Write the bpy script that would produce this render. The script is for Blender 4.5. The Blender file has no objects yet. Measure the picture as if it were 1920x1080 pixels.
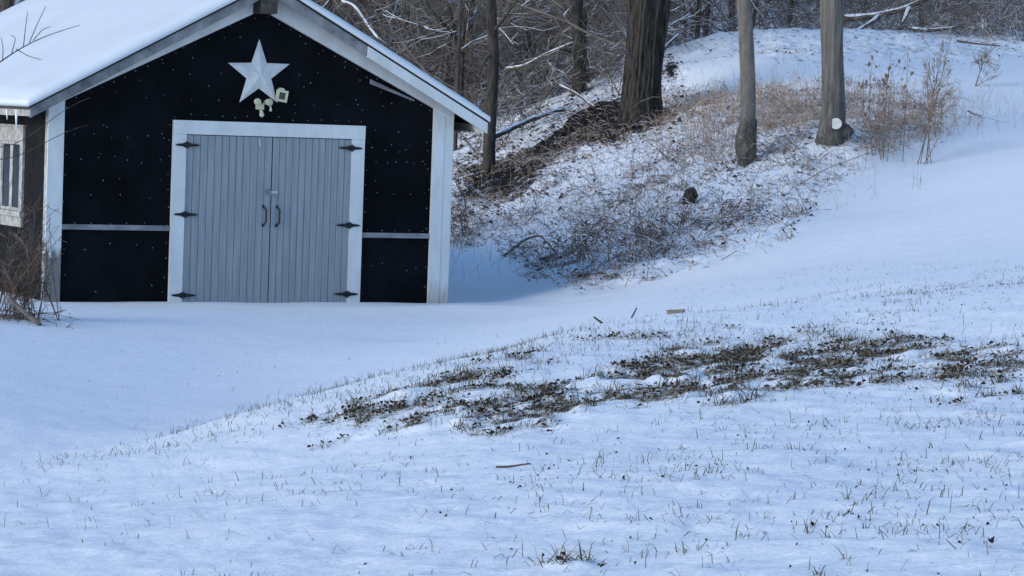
import bpy, math, random
import numpy as np
from mathutils import Matrix, Vector
S = bpy.context.scene
COL = S.collection
# ------------------------------------------------------------------ camera
CAM = np.array([-15.579, -36.993, 2.524]); FPX = 5871.0
YAW, PITCH, ROLL = .477, .056, .035
cy, sy, cp, sp = math.cos(YAW), math.sin(YAW), math.cos(PITCH), math.sin(PITCH)
F_ = np.array([sy*cp, cy*cp, -sp]); R0 = np.array([cy, -sy, 0.]); U0 = np.cross(R0, F_)
R_ = math.cos(ROLL)*R0 + math.sin(ROLL)*U0; U_ = math.cos(ROLL)*U0 - math.sin(ROLL)*R0
cd = bpy.data.cameras.new('camera'); cam = bpy.data.objects.new('camera', cd); COL.objects.link(cam)
cd.sensor_width = 36; cd.lens = FPX/1920*36; cd.clip_start = .3; cd.clip_end = 2000
M = Matrix.Identity(4)
for i in range(3):
    M[i][0] = R_[i]; M[i][1] = U_[i]; M[i][2] = -F_[i]; M[i][3] = CAM[i]
cam.matrix_world = M; S.camera = cam
# ------------------------------------------------------------------ light
SUN_EL, SUN_AZ = math.radians(17), math.radians(266)      # azimuth clockwise from +Y
w = bpy.data.worlds.new('World'); S.world = w; w.use_nodes = True
nt = w.node_tree; bg = nt.nodes['Background']
sky = nt.nodes.new('ShaderNodeTexSky'); sky.sky_type = 'NISHITA'; sky.sun_disc = False
sky.sun_elevation = SUN_EL; sky.sun_rotation = SUN_AZ; sky.air_density = 1.0; sky.dust_density = 0; sky.ozone_density = 3.9
nt.links.new(sky.outputs[0], bg.inputs[0]); bg.inputs[1].default_value = .15
sd = bpy.data.lights.new('sun', 'SUN'); sd.energy = 1.4; sd.angle = math.radians(40); sd.color = (1, .93, .82)
so = bpy.data.objects.new('sun', sd); COL.objects.link(so)
sv = Vector((math.sin(SUN_AZ)*math.cos(SUN_EL), math.cos(SUN_AZ)*math.cos(SUN_EL), math.sin(SUN_EL)))
so.rotation_euler = sv.to_track_quat('Z', 'Y').to_euler()
S.view_settings.view_transform = 'Standard'; S.view_settings.look = 'None'
S.view_settings.exposure = .79; S.view_settings.gamma = 1
S.view_settings.use_curve_mapping = False
# ------------------------------------------------------------------ helpers
rng = np.random.default_rng(7)
def P(u, v, d):                                   # pixel of the 1920 frame at a depth -> point in the world
    return CAM + d*(F_ + R_*(u-960)/FPX - U_*(v-540)/FPX)
def PZ(u, v, z):
    r = F_ + R_*(u-960)/FPX - U_*(v-540)/FPX
    return CAM + r*((z-CAM[2])/r[2])
def proj(Q):
    Q = np.asarray(Q, float)-CAM; d = Q@F_
    return 960+FPX*(Q@R_)/d, 540-FPX*(Q@U_)/d, d
def cxy(x, y):                                    # world xy -> camera-aligned ground xy
    a = x-CAM[0]; b = y-CAM[1]
    return a*cy - b*sy, a*sy + b*cy
def wxy(X, Y): return CAM[0]+X*cy+Y*sy, CAM[1]-X*sy+Y*cy
def _h(ix, iy, s):
    n = (ix*374761393 + iy*668265263 + s*974634533) & 0x7fffffff
    n = ((n ^ (n >> 13))*1274126177) & 0x7fffffff
    return ((n ^ (n >> 16)) & 0xffff)/32767.5-1
def vnoise(x, y, s=0):
    ix = np.floor(x).astype(np.int64); iy = np.floor(y).astype(np.int64); fx = x-ix; fy = y-iy
    fx = fx*fx*fx*(fx*(fx*6-15)+10); fy = fy*fy*fy*(fy*(fy*6-15)+10)
    a, b, c, d = _h(ix, iy, s), _h(ix+1, iy, s), _h(ix, iy+1, s), _h(ix+1, iy+1, s)
    return (a*(1-fx)+b*fx)*(1-fy) + (c*(1-fx)+d*fx)*fy
def fbm(x, y, o=4, s=0):
    t = 0; a = 1.; n = 0
    for i in range(o):
        t = t + a*vnoise(x*2**i+i*17.3, y*2**i-i*9.1, s+i); n += a; a *= .5
    return t/n
def sstep(a, b, x):
    t = np.clip((x-a)/(b-a), 0, 1); return t*t*(3-2*t)
class Geo:
    def __init__(g): g.V = []; g.F = []; g.n = 0; g.M = []
    def add(g, V, F, mi=0):
        V = np.asarray(V, float).reshape(-1, 3); F = np.asarray(F, int)
        if F.ndim == 1: F = F.reshape(1, -1)
        g.V.append(V); g.F.append(F+g.n); g.M.append(np.full(len(F), mi)); g.n += len(V)
    def box(g, x0, x1, y0, y1, z0, z1, mi=0):
        g.add([(x0,y0,z0),(x1,y0,z0),(x1,y1,z0),(x0,y1,z0),(x0,y0,z1),(x1,y0,z1),(x1,y1,z1),(x0,y1,z1)],
              [(0,3,2,1),(4,5,6,7),(0,1,5,4),(1,2,6,5),(2,3,7,6),(3,0,4,7)], mi)
    def prism(g, pts, y0, y1, axis='y', mi=0):      # closed polygon (counter-clockwise seen from -y) extruded
        n = len(pts)
        mk = (lambda a, b, t: (a, t, b)) if axis == 'y' else (lambda a, b, t: (t, a, b))
        V = [mk(a, b, y0) for a, b in pts]+[mk(a, b, y1) for a, b in pts]
        b0 = g.n
        g.V.append(np.array(V, float)); g.n += 2*n
        g.F.append([tuple(b0+i for i in range(n))]); g.M.append([mi])
        g.F.append([tuple(b0+n+i for i in reversed(range(n)))]); g.M.append([mi])
        g.F.append(np.array([(b0+i, b0+n+i, b0+n+(i+1) % n, b0+(i+1) % n) for i in range(n)])); g.M.append(np.full(n, mi))
    def tube(g, path, rad, sides=8, mi=0, disp=None, cap=True):
        path = np.asarray(path, float); k = len(path); rad = np.broadcast_to(np.asarray(rad, float), (k,))
        T = np.gradient(path, axis=0); T /= np.linalg.norm(T, axis=1)[:, None]+1e-12
        a = np.array([1., 0, 0]) if abs(T[0][0]) < .8 else np.array([0, 1., 0])
        rings = []
        ang = np.linspace(0, 2*math.pi, sides, endpoint=False)
        for i in range(k):
            a = a - T[i]*(a@T[i]); a /= np.linalg.norm(a); b = np.cross(T[i], a)
            r = np.full(sides, rad[i])
            if disp is not None: r = r*disp(i/(k-1), ang)
            rings.append(path[i] + np.outer(np.cos(ang)*r, a) + np.outer(np.sin(ang)*r, b))
        V = np.concatenate(rings); j = np.arange(sides); j2 = (j+1) % sides
        F = np.concatenate([np.stack([i*sides+j, i*sides+j2, (i+1)*sides+j2, (i+1)*sides+j], 1) for i in range(k-1)])
        b0 = g.n; g.add(V, F, mi)
        if cap and sides > 3:
            g.F.append([tuple(b0+i for i in reversed(range(sides))), tuple(b0+(k-1)*sides+i for i in range(sides))]); g.M.append([mi, mi])
    def segs(g, A, B, ra, rb, mi=0):                # many three-sided twigs at once
        A = np.asarray(A, float); B = np.asarray(B, float); n = len(A)
        if n == 0: return
        ra = np.broadcast_to(ra, (n,)); rb = np.broadcast_to(rb, (n,))
        T = B-A; T = T/(np.linalg.norm(T, axis=1)[:, None]+1e-9)
        ref = np.where(np.abs(T[:, 2:3]) < .9, np.array([[0, 0, 1.]]), np.array([[1., 0, 0]]))
        s = np.cross(T, ref); s /= np.linalg.norm(s, axis=1)[:, None]; q = np.cross(s, T)
        V = np.zeros((n, 6, 3))
        for k, an in enumerate((math.pi/2+.5, math.pi/2+.5+2.094, math.pi/2+.5+4.189)):
            o = math.cos(an)*s + math.sin(an)*q
            V[:, k] = A+o*ra[:, None]; V[:, k+3] = B+o*rb[:, None]
        F = np.array([(0,1,4,3),(1,2,5,4),(2,0,3,5)])
        g.add(V.reshape(-1, 3), (np.arange(n)[:, None, None]*6+F[None]).reshape(-1, 4), mi)
    def disc(g, c, r, h, n=8, mi=0):                # a domed cap facing -y
        a = np.linspace(0, 2*math.pi, n, endpoint=False)
        ring = np.stack([c[0]+r*np.cos(a), np.full(n, c[1]), c[2]+r*np.sin(a)], 1)
        ring2 = np.stack([c[0]+.6*r*np.cos(a), np.full(n, c[1]-h), c[2]+.6*r*np.sin(a)], 1)
        b0 = g.n; j = np.arange(n); j2 = (j+1) % n
        g.add(np.concatenate([ring, ring2]), np.stack([j, j2, n+j2, n+j], 1), mi)
        g.F.append([tuple(b0+n+i for i in range(n))]); g.M.append([mi])
    def lump(g, c, r, sc=(1, 1, 1), mi=0, seed=0, am=.25, nu=10, nv=7):
        th = np.linspace(0, math.pi, nv); ph = np.linspace(0, 2*math.pi, nu, endpoint=False)
        t, p = np.meshgrid(th, ph, indexing='ij')
        k = r*(1+am*vnoise(2*np.cos(p)+seed*3.1, 2*np.sin(p)*np.sin(t)+2*np.cos(t), seed))
        V = np.stack([np.sin(t)*np.cos(p)*k*sc[0]+c[0], np.sin(t)*np.sin(p)*k*sc[1]+c[1], np.cos(t)*k*sc[2]+c[2]], -1).reshape(-1, 3)
        F = [(i*nu+j, (i+1)*nu+j, (i+1)*nu+(j+1) % nu, i*nu+(j+1) % nu) for i in range(nv-1) for j in range(nu)]
        g.add(V, F, mi)
    def build(g, name, mats, parent=None, smooth=False):
        me = bpy.data.meshes.new(name)
        V = np.concatenate(g.V).astype(np.float32); me.vertices.add(len(V)); me.vertices.foreach_set('co', V.ravel())
        L = []; st = []; tot = 0; mi = []
        for F, m in zip(g.F, g.M):
            if isinstance(F, np.ndarray):
                k = F.shape[1]; L.append(F.ravel()); st.append(tot+np.arange(len(F))*k); tot += F.size
            else:
                for f in F: L.append(np.array(f)); st.append(np.array([tot])); tot += len(f)
            mi.append(np.asarray(m))
        L = np.concatenate(L).astype(np.int32); st = np.concatenate(st).astype(np.int32); mi = np.concatenate(mi).astype(np.int32)
        me.loops.add(len(L)); me.loops.foreach_set('vertex_index', L)
        me.polygons.add(len(st)); me.polygons.foreach_set('loop_start', st)
        me.polygons.foreach_set('material_index', mi)
        me.polygons.foreach_set('use_smooth', np.full(len(st), smooth))
        me.update(calc_edges=True); me.validate()
        for m in (mats if isinstance(mats, (list, tuple)) else [mats]): me.materials.append(m)
        o = bpy.data.objects.new(name, me); COL.objects.link(o)
        if parent: o.parent = parent
        return o
def tag(o, label=None, cat=None, group=None, kind=None):
    for k, v in (('label', label), ('category', cat), ('group', group), ('kind', kind)):
        if v: o[k] = v
    return o
def thing(name, label, cat, loc=(0, 0, 0), group=None):
    o = bpy.data.objects.new(name, None); COL.objects.link(o); o.location = tuple(float(a) for a in loc)
    o.empty_display_size = .2
    return tag(o, label, cat, group)
# ------------------------------------------------------------------ materials
def mat(name, col, rough=.8, spec=.3, var=.0, vscale=8, bump=0., bscale=40, stretch=(1, 1, 1), col2=None, snow=None, metal=0, attr=None):
    m = bpy.data.materials.new(name); m.use_nodes = True; t = m.node_tree; b = t.nodes['Principled BSDF']
    N = t.nodes.new; K = t.links.new
    b.inputs['Roughness'].default_value = rough; b.inputs['Specular IOR Level'].default_value = spec; b.inputs['Metallic'].default_value = metal
    tc = N('ShaderNodeTexCoord'); mp = N('ShaderNodeMapping'); mp.inputs['Scale'].default_value = stretch
    K(tc.outputs['Object'], mp.inputs[0])
    no = N('ShaderNodeTexNoise'); no.inputs['Scale'].default_value = vscale; no.inputs['Detail'].default_value = 5; no.inputs['Roughness'].default_value = .65
    K(mp.outputs[0], no.inputs['Vector'])
    rp = N('ShaderNodeValToRGB')
    c2 = col2 if col2 else tuple(c*(1-var) for c in col); c1 = tuple(min(1, c*(1+var)) for c in col) if not col2 else col
    rp.color_ramp.elements[0].position = .36; rp.color_ramp.elements[1].position = .64
    rp.color_ramp.elements[0].color = (*c2, 1); rp.color_ramp.elements[1].color = (*c1, 1)
    K(no.outputs['Fac'], rp.inputs[0]); out = rp.outputs[0]
    if snow is not None:                              # snow lying on what faces up
        ge = N('ShaderNodeNewGeometry'); sx = N('ShaderNodeSeparateXYZ'); K(ge.outputs['Normal'], sx.inputs[0])
        n2 = N('ShaderNodeTexNoise'); n2.inputs['Scale'].default_value = snow[1]; n2.inputs['Detail'].default_value = 2; K(tc.outputs['Object'], n2.inputs['Vector'])
        ad = N('ShaderNodeMath'); ad.operation = 'ADD'; K(sx.outputs['Z'], ad.inputs[0])
        mu = N('ShaderNodeMath'); mu.operation = 'MULTIPLY'; mu.inputs[1].default_value = 1.6; K(n2.outputs['Fac'], mu.inputs[0]); K(mu.outputs[0], ad.inputs[1])
        mr = N('ShaderNodeMapRange'); mr.inputs['From Min'].default_value = snow[0]; mr.inputs['From Max'].default_value = snow[0]+.25; K(ad.outputs[0], mr.inputs['Value'])
        mx = N('ShaderNodeMix'); mx.data_type = 'RGBA'; K(mr.outputs[0], mx.inputs['Factor']); K(out, mx.inputs[6]); mx.inputs[7].default_value = (.84, .85, .88, 1)
        out = mx.outputs[2]
    K(out, b.inputs['Base Color'])
    if bump:
        n3 = N('ShaderNodeTexNoise'); n3.inputs['Scale'].default_value = bscale; n3.inputs['Detail'].default_value = 4; K(mp.outputs[0], n3.inputs['Vector'])
        bp = N('ShaderNodeBump'); bp.inputs['Strength'].default_value = 1; bp.inputs['Distance'].default_value = bump
        K(n3.outputs['Fac'], bp.inputs['Height']); K(bp.outputs[0], b.inputs['Normal'])
    return m
MT = dict(
 felt=mat('black_felt', (.0065, .0072, .010), .75, .06, vscale=1.1, bump=.004, bscale=6, col2=(.002, .0024, .0036)),  # paler blotches in the colour stand in for the felt's uneven sheen
 sidefelt=mat('brown_felt', (.014, .0132, .0135), .85, .1, .3, 4, .004, 9),
 white=mat('white_paint', (.70, .70, .695), .5, .3, col2=(.60, .595, .58), vscale=5, stretch=(1, 1, .35), bump=.0006, bscale=30),
 oldwhite=mat('weathered_white_paint', (.52, .50, .47), .7, .2, col2=(.24, .21, .18), vscale=14, stretch=(1, 1, .6), bump=.002, bscale=50),
 greywood=mat('weathered_wood', (.26, .24, .22), .8, .2, col2=(.14, .125, .11), vscale=12, stretch=(3, 3, .4), bump=.002),
 door=mat('grey_door_paint', (.315, .33, .35), .5, .3, col2=(.235, .25, .27), vscale=2.2, stretch=(9, 1, .5)),
 seam=mat('seam', (.11, .118, .13), .8, .1),
 iron=mat('black_iron', (.010, .011, .014), .5, .3, .2, 20),
 steel=mat('galvanised_steel', (.55, .56, .56), .4, .5, .15, 30, metal=.3),
 rail=mat('grey_rail_paint', (.22, .22, .235), .7, .2, .3, 9, stretch=(.4, 1, 1)),
 fascia=mat('aged_metal_fascia', (.26, .26, .265), .55, .4, col2=(.085, .088, .095), vscale=3.2, stretch=(1, 1, 1)),
 cap=mat('nail_cap', (.17, .175, .19), .5, .3, .35, 9),
 star=mat('star_tin', (.68, .67, .66), .45, .4, col2=(.56, .55, .55), vscale=9),
 cream=mat('cream_plastic', (.60, .57, .38), .4, .4, .06, 20),
 lens=mat('lamp_lens', (.50, .47, .32), .2, .5, .1, 30),
 panel=mat('dark_panel', (.02, .024, .035), .2, .5, .2, 60),
 soffit=mat('soffit_wood', (.08, .07, .062), .85, .1, .3, 10),
 glass=mat('window_pane', (.02, .024, .03), .12, .35, col2=(.006, .007, .008), vscale=3),
 ice=mat('ice', (.78, .82, .86), .15, .5, .05, 20),
 bark=mat('grey_bark', (.082, .071, .063), .95, .1, col2=(.014, .012, .011), vscale=7, stretch=(3.4, 3.4, .4), bump=.03, bscale=9),
 palebark=mat('pale_bark', (.215, .185, .155), .9, .1, col2=(.135, .115, .10), vscale=7, stretch=(2, 2, .6), bump=.006, bscale=14),
 polebark=mat('streaked_bark', (.20, .178, .155), .9, .1, col2=(.085, .074, .066), vscale=5, stretch=(5, 5, .22), bump=.012, bscale=10),
 darkbark=mat('dark_bark', (.085, .072, .062), .95, .1, col2=(.03, .025, .022), vscale=8, stretch=(2, 2, .6), bump=.012, bscale=16),
 cut=mat('sawn_wood', (.74, .70, .62), .7, .2, .08, 12),
 footbark=mat('knotted_bark', (.17, .145, .122), .95, .1, col2=(.055, .047, .04), vscale=9, stretch=(1.5, 1.5, .8), bump=.015, bscale=18),
 rot=mat('rotten_wood', (.066, .052, .042), .95, .1, col2=(.022, .017, .014), vscale=10, bump=.02),
 wood=mat('woods_bark', (.125, .105, .092), .95, .1, col2=(.05, .043, .038), vscale=5, stretch=(2, 2, .5), snow=(1.45, 2.2), bump=.01),
 twig=mat('twig', (.20, .165, .14), .95, .1, col2=(.10, .08, .07), vscale=2, snow=(1.32, 3.)),
 fartwig=mat('far_twig', (.28, .232, .20), .95, .1, col2=(.165, .135, .118), vscale=.4, snow=(1.6, 2.)),
 bramble=mat('bramble_cane', (.20, .145, .12), .9, .1, col2=(.085, .06, .05), vscale=6, snow=(1.42, 9.)),
 stem=mat('dry_stem', (.44, .335, .26), .9, .1, col2=(.13, .095, .078), vscale=3.5, snow=(1.42, 14.)),
 straw=mat('dry_straw', (.52, .385, .275), .9, .1, col2=(.28, .19, .135), vscale=3),
 weed=mat('dry_weed', (.29, .215, .16), .9, .1, col2=(.12, .085, .066), vscale=6),
 brush=mat('dry_brush', (.235, .165, .12), .9, .1, col2=(.10, .07, .055), vscale=4),
 blade=mat('grass_blade', (.16, .135, .085), .8, .15, col2=(.045, .05, .03), vscale=7),
 lawn=mat('patch_grass', (.34, .28, .18), .85, .1, col2=(.07, .066, .042), vscale=22, snow=(1.62, 26.)),
 tuft=mat('tuft_grass', (.10, .075, .045), .85, .1, col2=(.025, .022, .015), vscale=18),
 leaf=mat('dead_leaf', (.075, .046, .032), .85, .15, col2=(.028, .016, .012), vscale=12),
 snowlog=mat('snowy_log', (.16, .125, .10), .9, .1, col2=(.06, .045, .038), vscale=8, snow=(1.15, 2.)),
 stick=mat('stick', (.13, .095, .075), .9, .1, col2=(.06, .045, .036), vscale=10),
 log=mat('tan_log', (.30, .225, .165), .9, .1, col2=(.12, .085, .065), vscale=14, snow=(1.75, 6.)),
)
# ------------------------------------------------------------------ ground
ctl = []
def c_d(u, v, d): ctl.append(P(u, v, d))
def c_z(u, v, z): ctl.append(PZ(u, v, z))
def c_g(u, d, z):
    p = P(u, 540, d); ctl.append(np.array([p[0], p[1], z]))
for a in [(20,620,.02),(300,600,0),(600,600,0),(900,590,.03),(60,700,0),(400,700,-.02),(700,640,0),(20,800,.05),(300,770,.02),(550,712,.0),(850,635,.03),(1000,595,.12),(0,890,.02),(850,570,.08),(150,560,.0)]: c_z(*a)
for a in [(600,740,20),(830,680,21),(1100,612,24),(1300,592,25),(400,800,19.5),(1100,590,34),(1200,560,36.5),(1300,540,37),(1500,545,30),(1500,575,25),
          (150,864,18.6),(300,836,19.),(1920,505,27),(1700,530,26),(1920,480,33),(1700,480,37),(1500,420,43.5),(1300,500,41.5),(1150,545,41),
          (0,1080,11.5),(0,980,15),(300,1080,11),(960,1080,9.7),(1500,1080,8.6),(1920,1080,8.2),(600,900,14.5),(1200,900,12.5),(1700,900,11.8),(1200,750,17),(1700,750,16),
          (1920,750,15.5),(1700,650,19.5),(1400,650,20.5),(900,770,17.5),(300,900,17),(900,900,13.4),
          (1000,570,40.5),(900,545,44),(900,500,47),(930,480,48),(1050,480,46.5),(1100,450,46.5),(1300,380,47),(1400,310,48),(1560,265,48),(1600,400,44),(1700,300,47.5),
          (1700,200,53),(1900,300,46),(1900,180,55),(1800,82,64),(1400,180,55),(1400,100,61),(1300,75,64),(1560,58,66),(1900,62,67),(1300,130,58.5),(1250,215,56),(1200,232,55.5),
          (1100,250,57),(950,300,57),(870,350,54),(900,400,51.5),(1000,380,51),(1000,200,66),(900,250,62),(1150,150,72),(950,120,85),(800,180,75)]: c_d(*a)
for a in [(300,23.2,.07),(150,22.6,.04),(450,23.5,.1),(600,24,.2),(850,25.5,.3),(1100,29,.48),(960,2,.95),(-600,20,.1),(-900,12,.6),(2600,20,1.7),(2600,10,1.45),(2800,35,2.3),(2500,50,3.2),(2400,65,4.2),
          (1400,76,4.0),(1800,76,4.0),(1400,92,5.6),(1800,92,5.6),(0,70,1.4),(400,70,1.9),(-300,55,.3),(-300,40,.1),(-300,30,.05),(-700,45,.4),(-700,75,2),(0,92,5.5),(900,100,6.5),(2400,90,5.5)]: c_g(*a)
for x in (-3.1, -.2, 2.7):
    for y in (-.3, 3.5, 8.): ctl.append(np.array([x, y, -.01]))
ctl = np.array(ctl)
def tps_k(d2): return .5*d2*np.log(d2+1e-9)
_c = ctl[:, :2]/10; _n = len(_c)
_K = tps_k(((_c[:, None]-_c[None])**2).sum(-1)) + np.eye(_n)*2e-4
_Pm = np.concatenate([np.ones((_n, 1)), _c], 1)
_A = np.block([[_K, _Pm], [_Pm.T, np.zeros((3, 3))]])
_w = np.linalg.solve(_A, np.concatenate([ctl[:, 2], np.zeros(3)]))
def H0(x, y):
    X, Y = cxy(np.asarray(x, float), np.asarray(y, float))
    Yc = np.clip(Y, 1.5, 96); lim = np.maximum(5, Yc*.34); Xc = np.clip(X, -lim, lim)
    a, b = wxy(Xc, Yc)
    q = np.stack([a.ravel(), b.ravel()], 1)/10; r = np.zeros(len(q))
    for i in range(0, len(q), 40000):
        s = q[i:i+40000]; r[i:i+40000] = tps_k(((s[:, None]-_c[None])**2).sum(-1))@_w[:_n] + _w[_n] + s@_w[_n+1:]
    return r.reshape(a.shape) + np.maximum(0, Y-96)*.27
def blob(u, v, cu, cv, su, sv, tilt=0.):
    du = u-cu; dv = v-cv-tilt*du
    return np.exp(-.5*((du/su)**2+(dv/sv)**2))
def bank(u, v, d):                                # rough bank and wooded hollow behind the lawn
    ed = np.interp(u, [700, 835, 900, 980, 1080, 1180, 1290, 1400, 1490, 1560, 1640, 1760, 1790, 1960], [470, 455, 470, 505, 545, 548, 500, 462, 425, 350, 290, 255, 130, 95])
    m = sstep(-22, 22, ed-v+16*vnoise(u/37., v/23., 3))*sstep(40.2, 42, d)
    top = np.interp(u, [1240, 1300, 1560, 1760, 1960], [60, 205, 185, 215, 60])   # clean snow on the plateau
    pl = sstep(0, 55, top-v)*sstep(1235, 1275, u)*sstep(90, 128, v-20*sstep(1240, 1300, u)*0)
    return m*(1-.97*pl)
def woods(u, v, d): return sstep(50, 56, d)*sstep(1270, 1215, u+0*v)
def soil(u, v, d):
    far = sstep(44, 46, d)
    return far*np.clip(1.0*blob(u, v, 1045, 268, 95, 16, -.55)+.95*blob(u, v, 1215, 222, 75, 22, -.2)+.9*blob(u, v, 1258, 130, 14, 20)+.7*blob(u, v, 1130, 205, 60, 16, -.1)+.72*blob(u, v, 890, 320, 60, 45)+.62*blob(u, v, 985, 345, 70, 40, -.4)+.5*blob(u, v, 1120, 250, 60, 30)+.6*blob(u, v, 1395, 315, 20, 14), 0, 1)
def lawnmask(u, v, d):
    near = sstep(36, 30, d)
    return near*np.clip(1.15*blob(u, v, 1330, 693, 150, 24, -.13)+1.0*blob(u, v, 1560, 662, 150, 20, -.02)+.6*blob(u, v, 1190, 735, 90, 14, -.1)+.75*blob(u, v, 1010, 758, 120, 20, -.16)*.95+.7*blob(u, v, 1500, 712, 200, 15, -.05)
        +1.0*blob(u, v, 1840, 678, 95, 17, -.05)+.55*blob(u, v, 1800, 735, 110, 16)+.45*blob(u, v, 1290, 627, 120, 7, -.05)+.5*blob(u, v, 1075, 768, 28, 9)+.5*blob(u, v, 1030, 802, 18, 7)
        +.62*blob(u, v, 790, 733, 130, 14, -.22)+.5*blob(u, v, 700, 790, 140, 18, -.2)+.42*blob(u, v, 900, 800, 110, 14, -.15)+.42*blob(u, v, 1390, 745, 70, 12, -.1)+.35*blob(u, v, 920, 685, 110, 10, -.22)
        +.4*blob(u, v, 1070, 1058, 60, 10)+.4*blob(u, v, 1860, 1045, 25, 12)+.3*blob(u, v, 1860, 845, 60, 12)+.3*blob(u, v, 560, 850, 50, 6, -.15), 0, 1)
def clump(u, v, d, x, y): return sstep(.42, .60, lawnmask(u, v, d)*.60+1.2*fbm(x*3.4, y*3.4, 5, 65)+.05)*sstep(.1, .32, lawnmask(u, v, d))
def H(x, y, fine=True):
    x = np.asarray(x, float); y = np.asarray(y, float)
    z = H0(x, y); u, v, d = proj(np.stack([x, y, z], -1)); d = np.maximum(d, .5)
    X, Y = cxy(x, y)
    b = bank(u, v, d)*(d > 3); far = sstep(60, 90, d)
    z = z + .012*fbm(x*.35, y*.35, 3, 5) + .007*fbm(x*1.3, y*1.3, 3, 6)*sstep(70, 60, d) + sstep(34, 20, d)*.010*fbm(x*1.5, y*1.5, 3, 9)
    z = z + b*(.085*fbm(x*.9, y*.9, 4, 11)) + far*.35*fbm(x*.12, y*.12, 3, 2)
    z = z + sstep(36, 30, d)*(.02*fbm(X*1.1, Y*2.2, 3, 33)*sstep(.05, .5, lawnmask(u, v, d)))
    # the level pad the shed stands on
    e = np.maximum(np.maximum(-3.3-x, x-2.9), np.maximum(-.5-y, y-8.4)); k = sstep(1.3, 0, e)
    z = z*(1-k) + k*(.0 + .008*vnoise(x*1.3, y*1.3, 4) - .012)
    if fine:
        z = z + sstep(30, 15, d)*(.006*fbm(x*9, y*9, 2, 21) + .016*fbm((X+.5*Y)*3.2, (Y-.5*X)*1.1, 3, 25)*sstep(.2, .8, Y/14)) + b*(.06*np.maximum(-.2, fbm(x*2.8, y*2.8, 3, 22))+.045*fbm(x*6.5, y*6.5, 3, 24))
        z = z + sstep(36, 30, d)*sstep(.15, .6, lawnmask(u, v, d))*.05*np.maximum(0, fbm(x*5.5, y*5.5, 3, 23))
    return z
ya = np.concatenate([np.array([-60, -25, -8, 0, 2.5, 4, 5.5]), np.geomspace(6.3, 30, 420), np.geomspace(30.05, 68, 330)[1:], np.geomspace(68.5, 420, 90)])
ta = np.concatenate([np.linspace(-1.6, -.24, 16), np.linspace(-.215, .215, 470), np.linspace(.24, 1.6, 16)])
TT, YY = np.meshgrid(ta, ya); XX = TT*np.maximum(np.abs(YY), 5.)
gx, gy = wxy(XX, YY); gz = H(gx, gy)
gu, gv, gd = proj(np.stack([gx, gy, gz], -1))
ok = gd > 3
bare = np.where(ok, .35*lawnmask(gu, gv, np.maximum(gd, 1))+.65*clump(gu, gv, np.maximum(gd, 1), gx, gy), 0)
lit = np.where(ok, np.clip(bank(gu, gv, np.maximum(gd, 1)), 0, 1), 0)
soi = np.where(ok, soil(gu, gv, np.maximum(gd, 1)), 0)
wd = np.where(ok, sstep(52, 60, gd)*sstep(1290, 1230, gu) + sstep(66, 70, gd), 0)
nr, nc = gx.shape; I = (np.arange(nr-1)[:, None]*nc+np.arange(nc-1)[None])
gg = Geo(); gg.add(np.stack([gx, gy, gz], -1).reshape(-1, 3), np.stack([I, I+1, I+nc+1, I+nc], -1).reshape(-1, 4))
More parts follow.
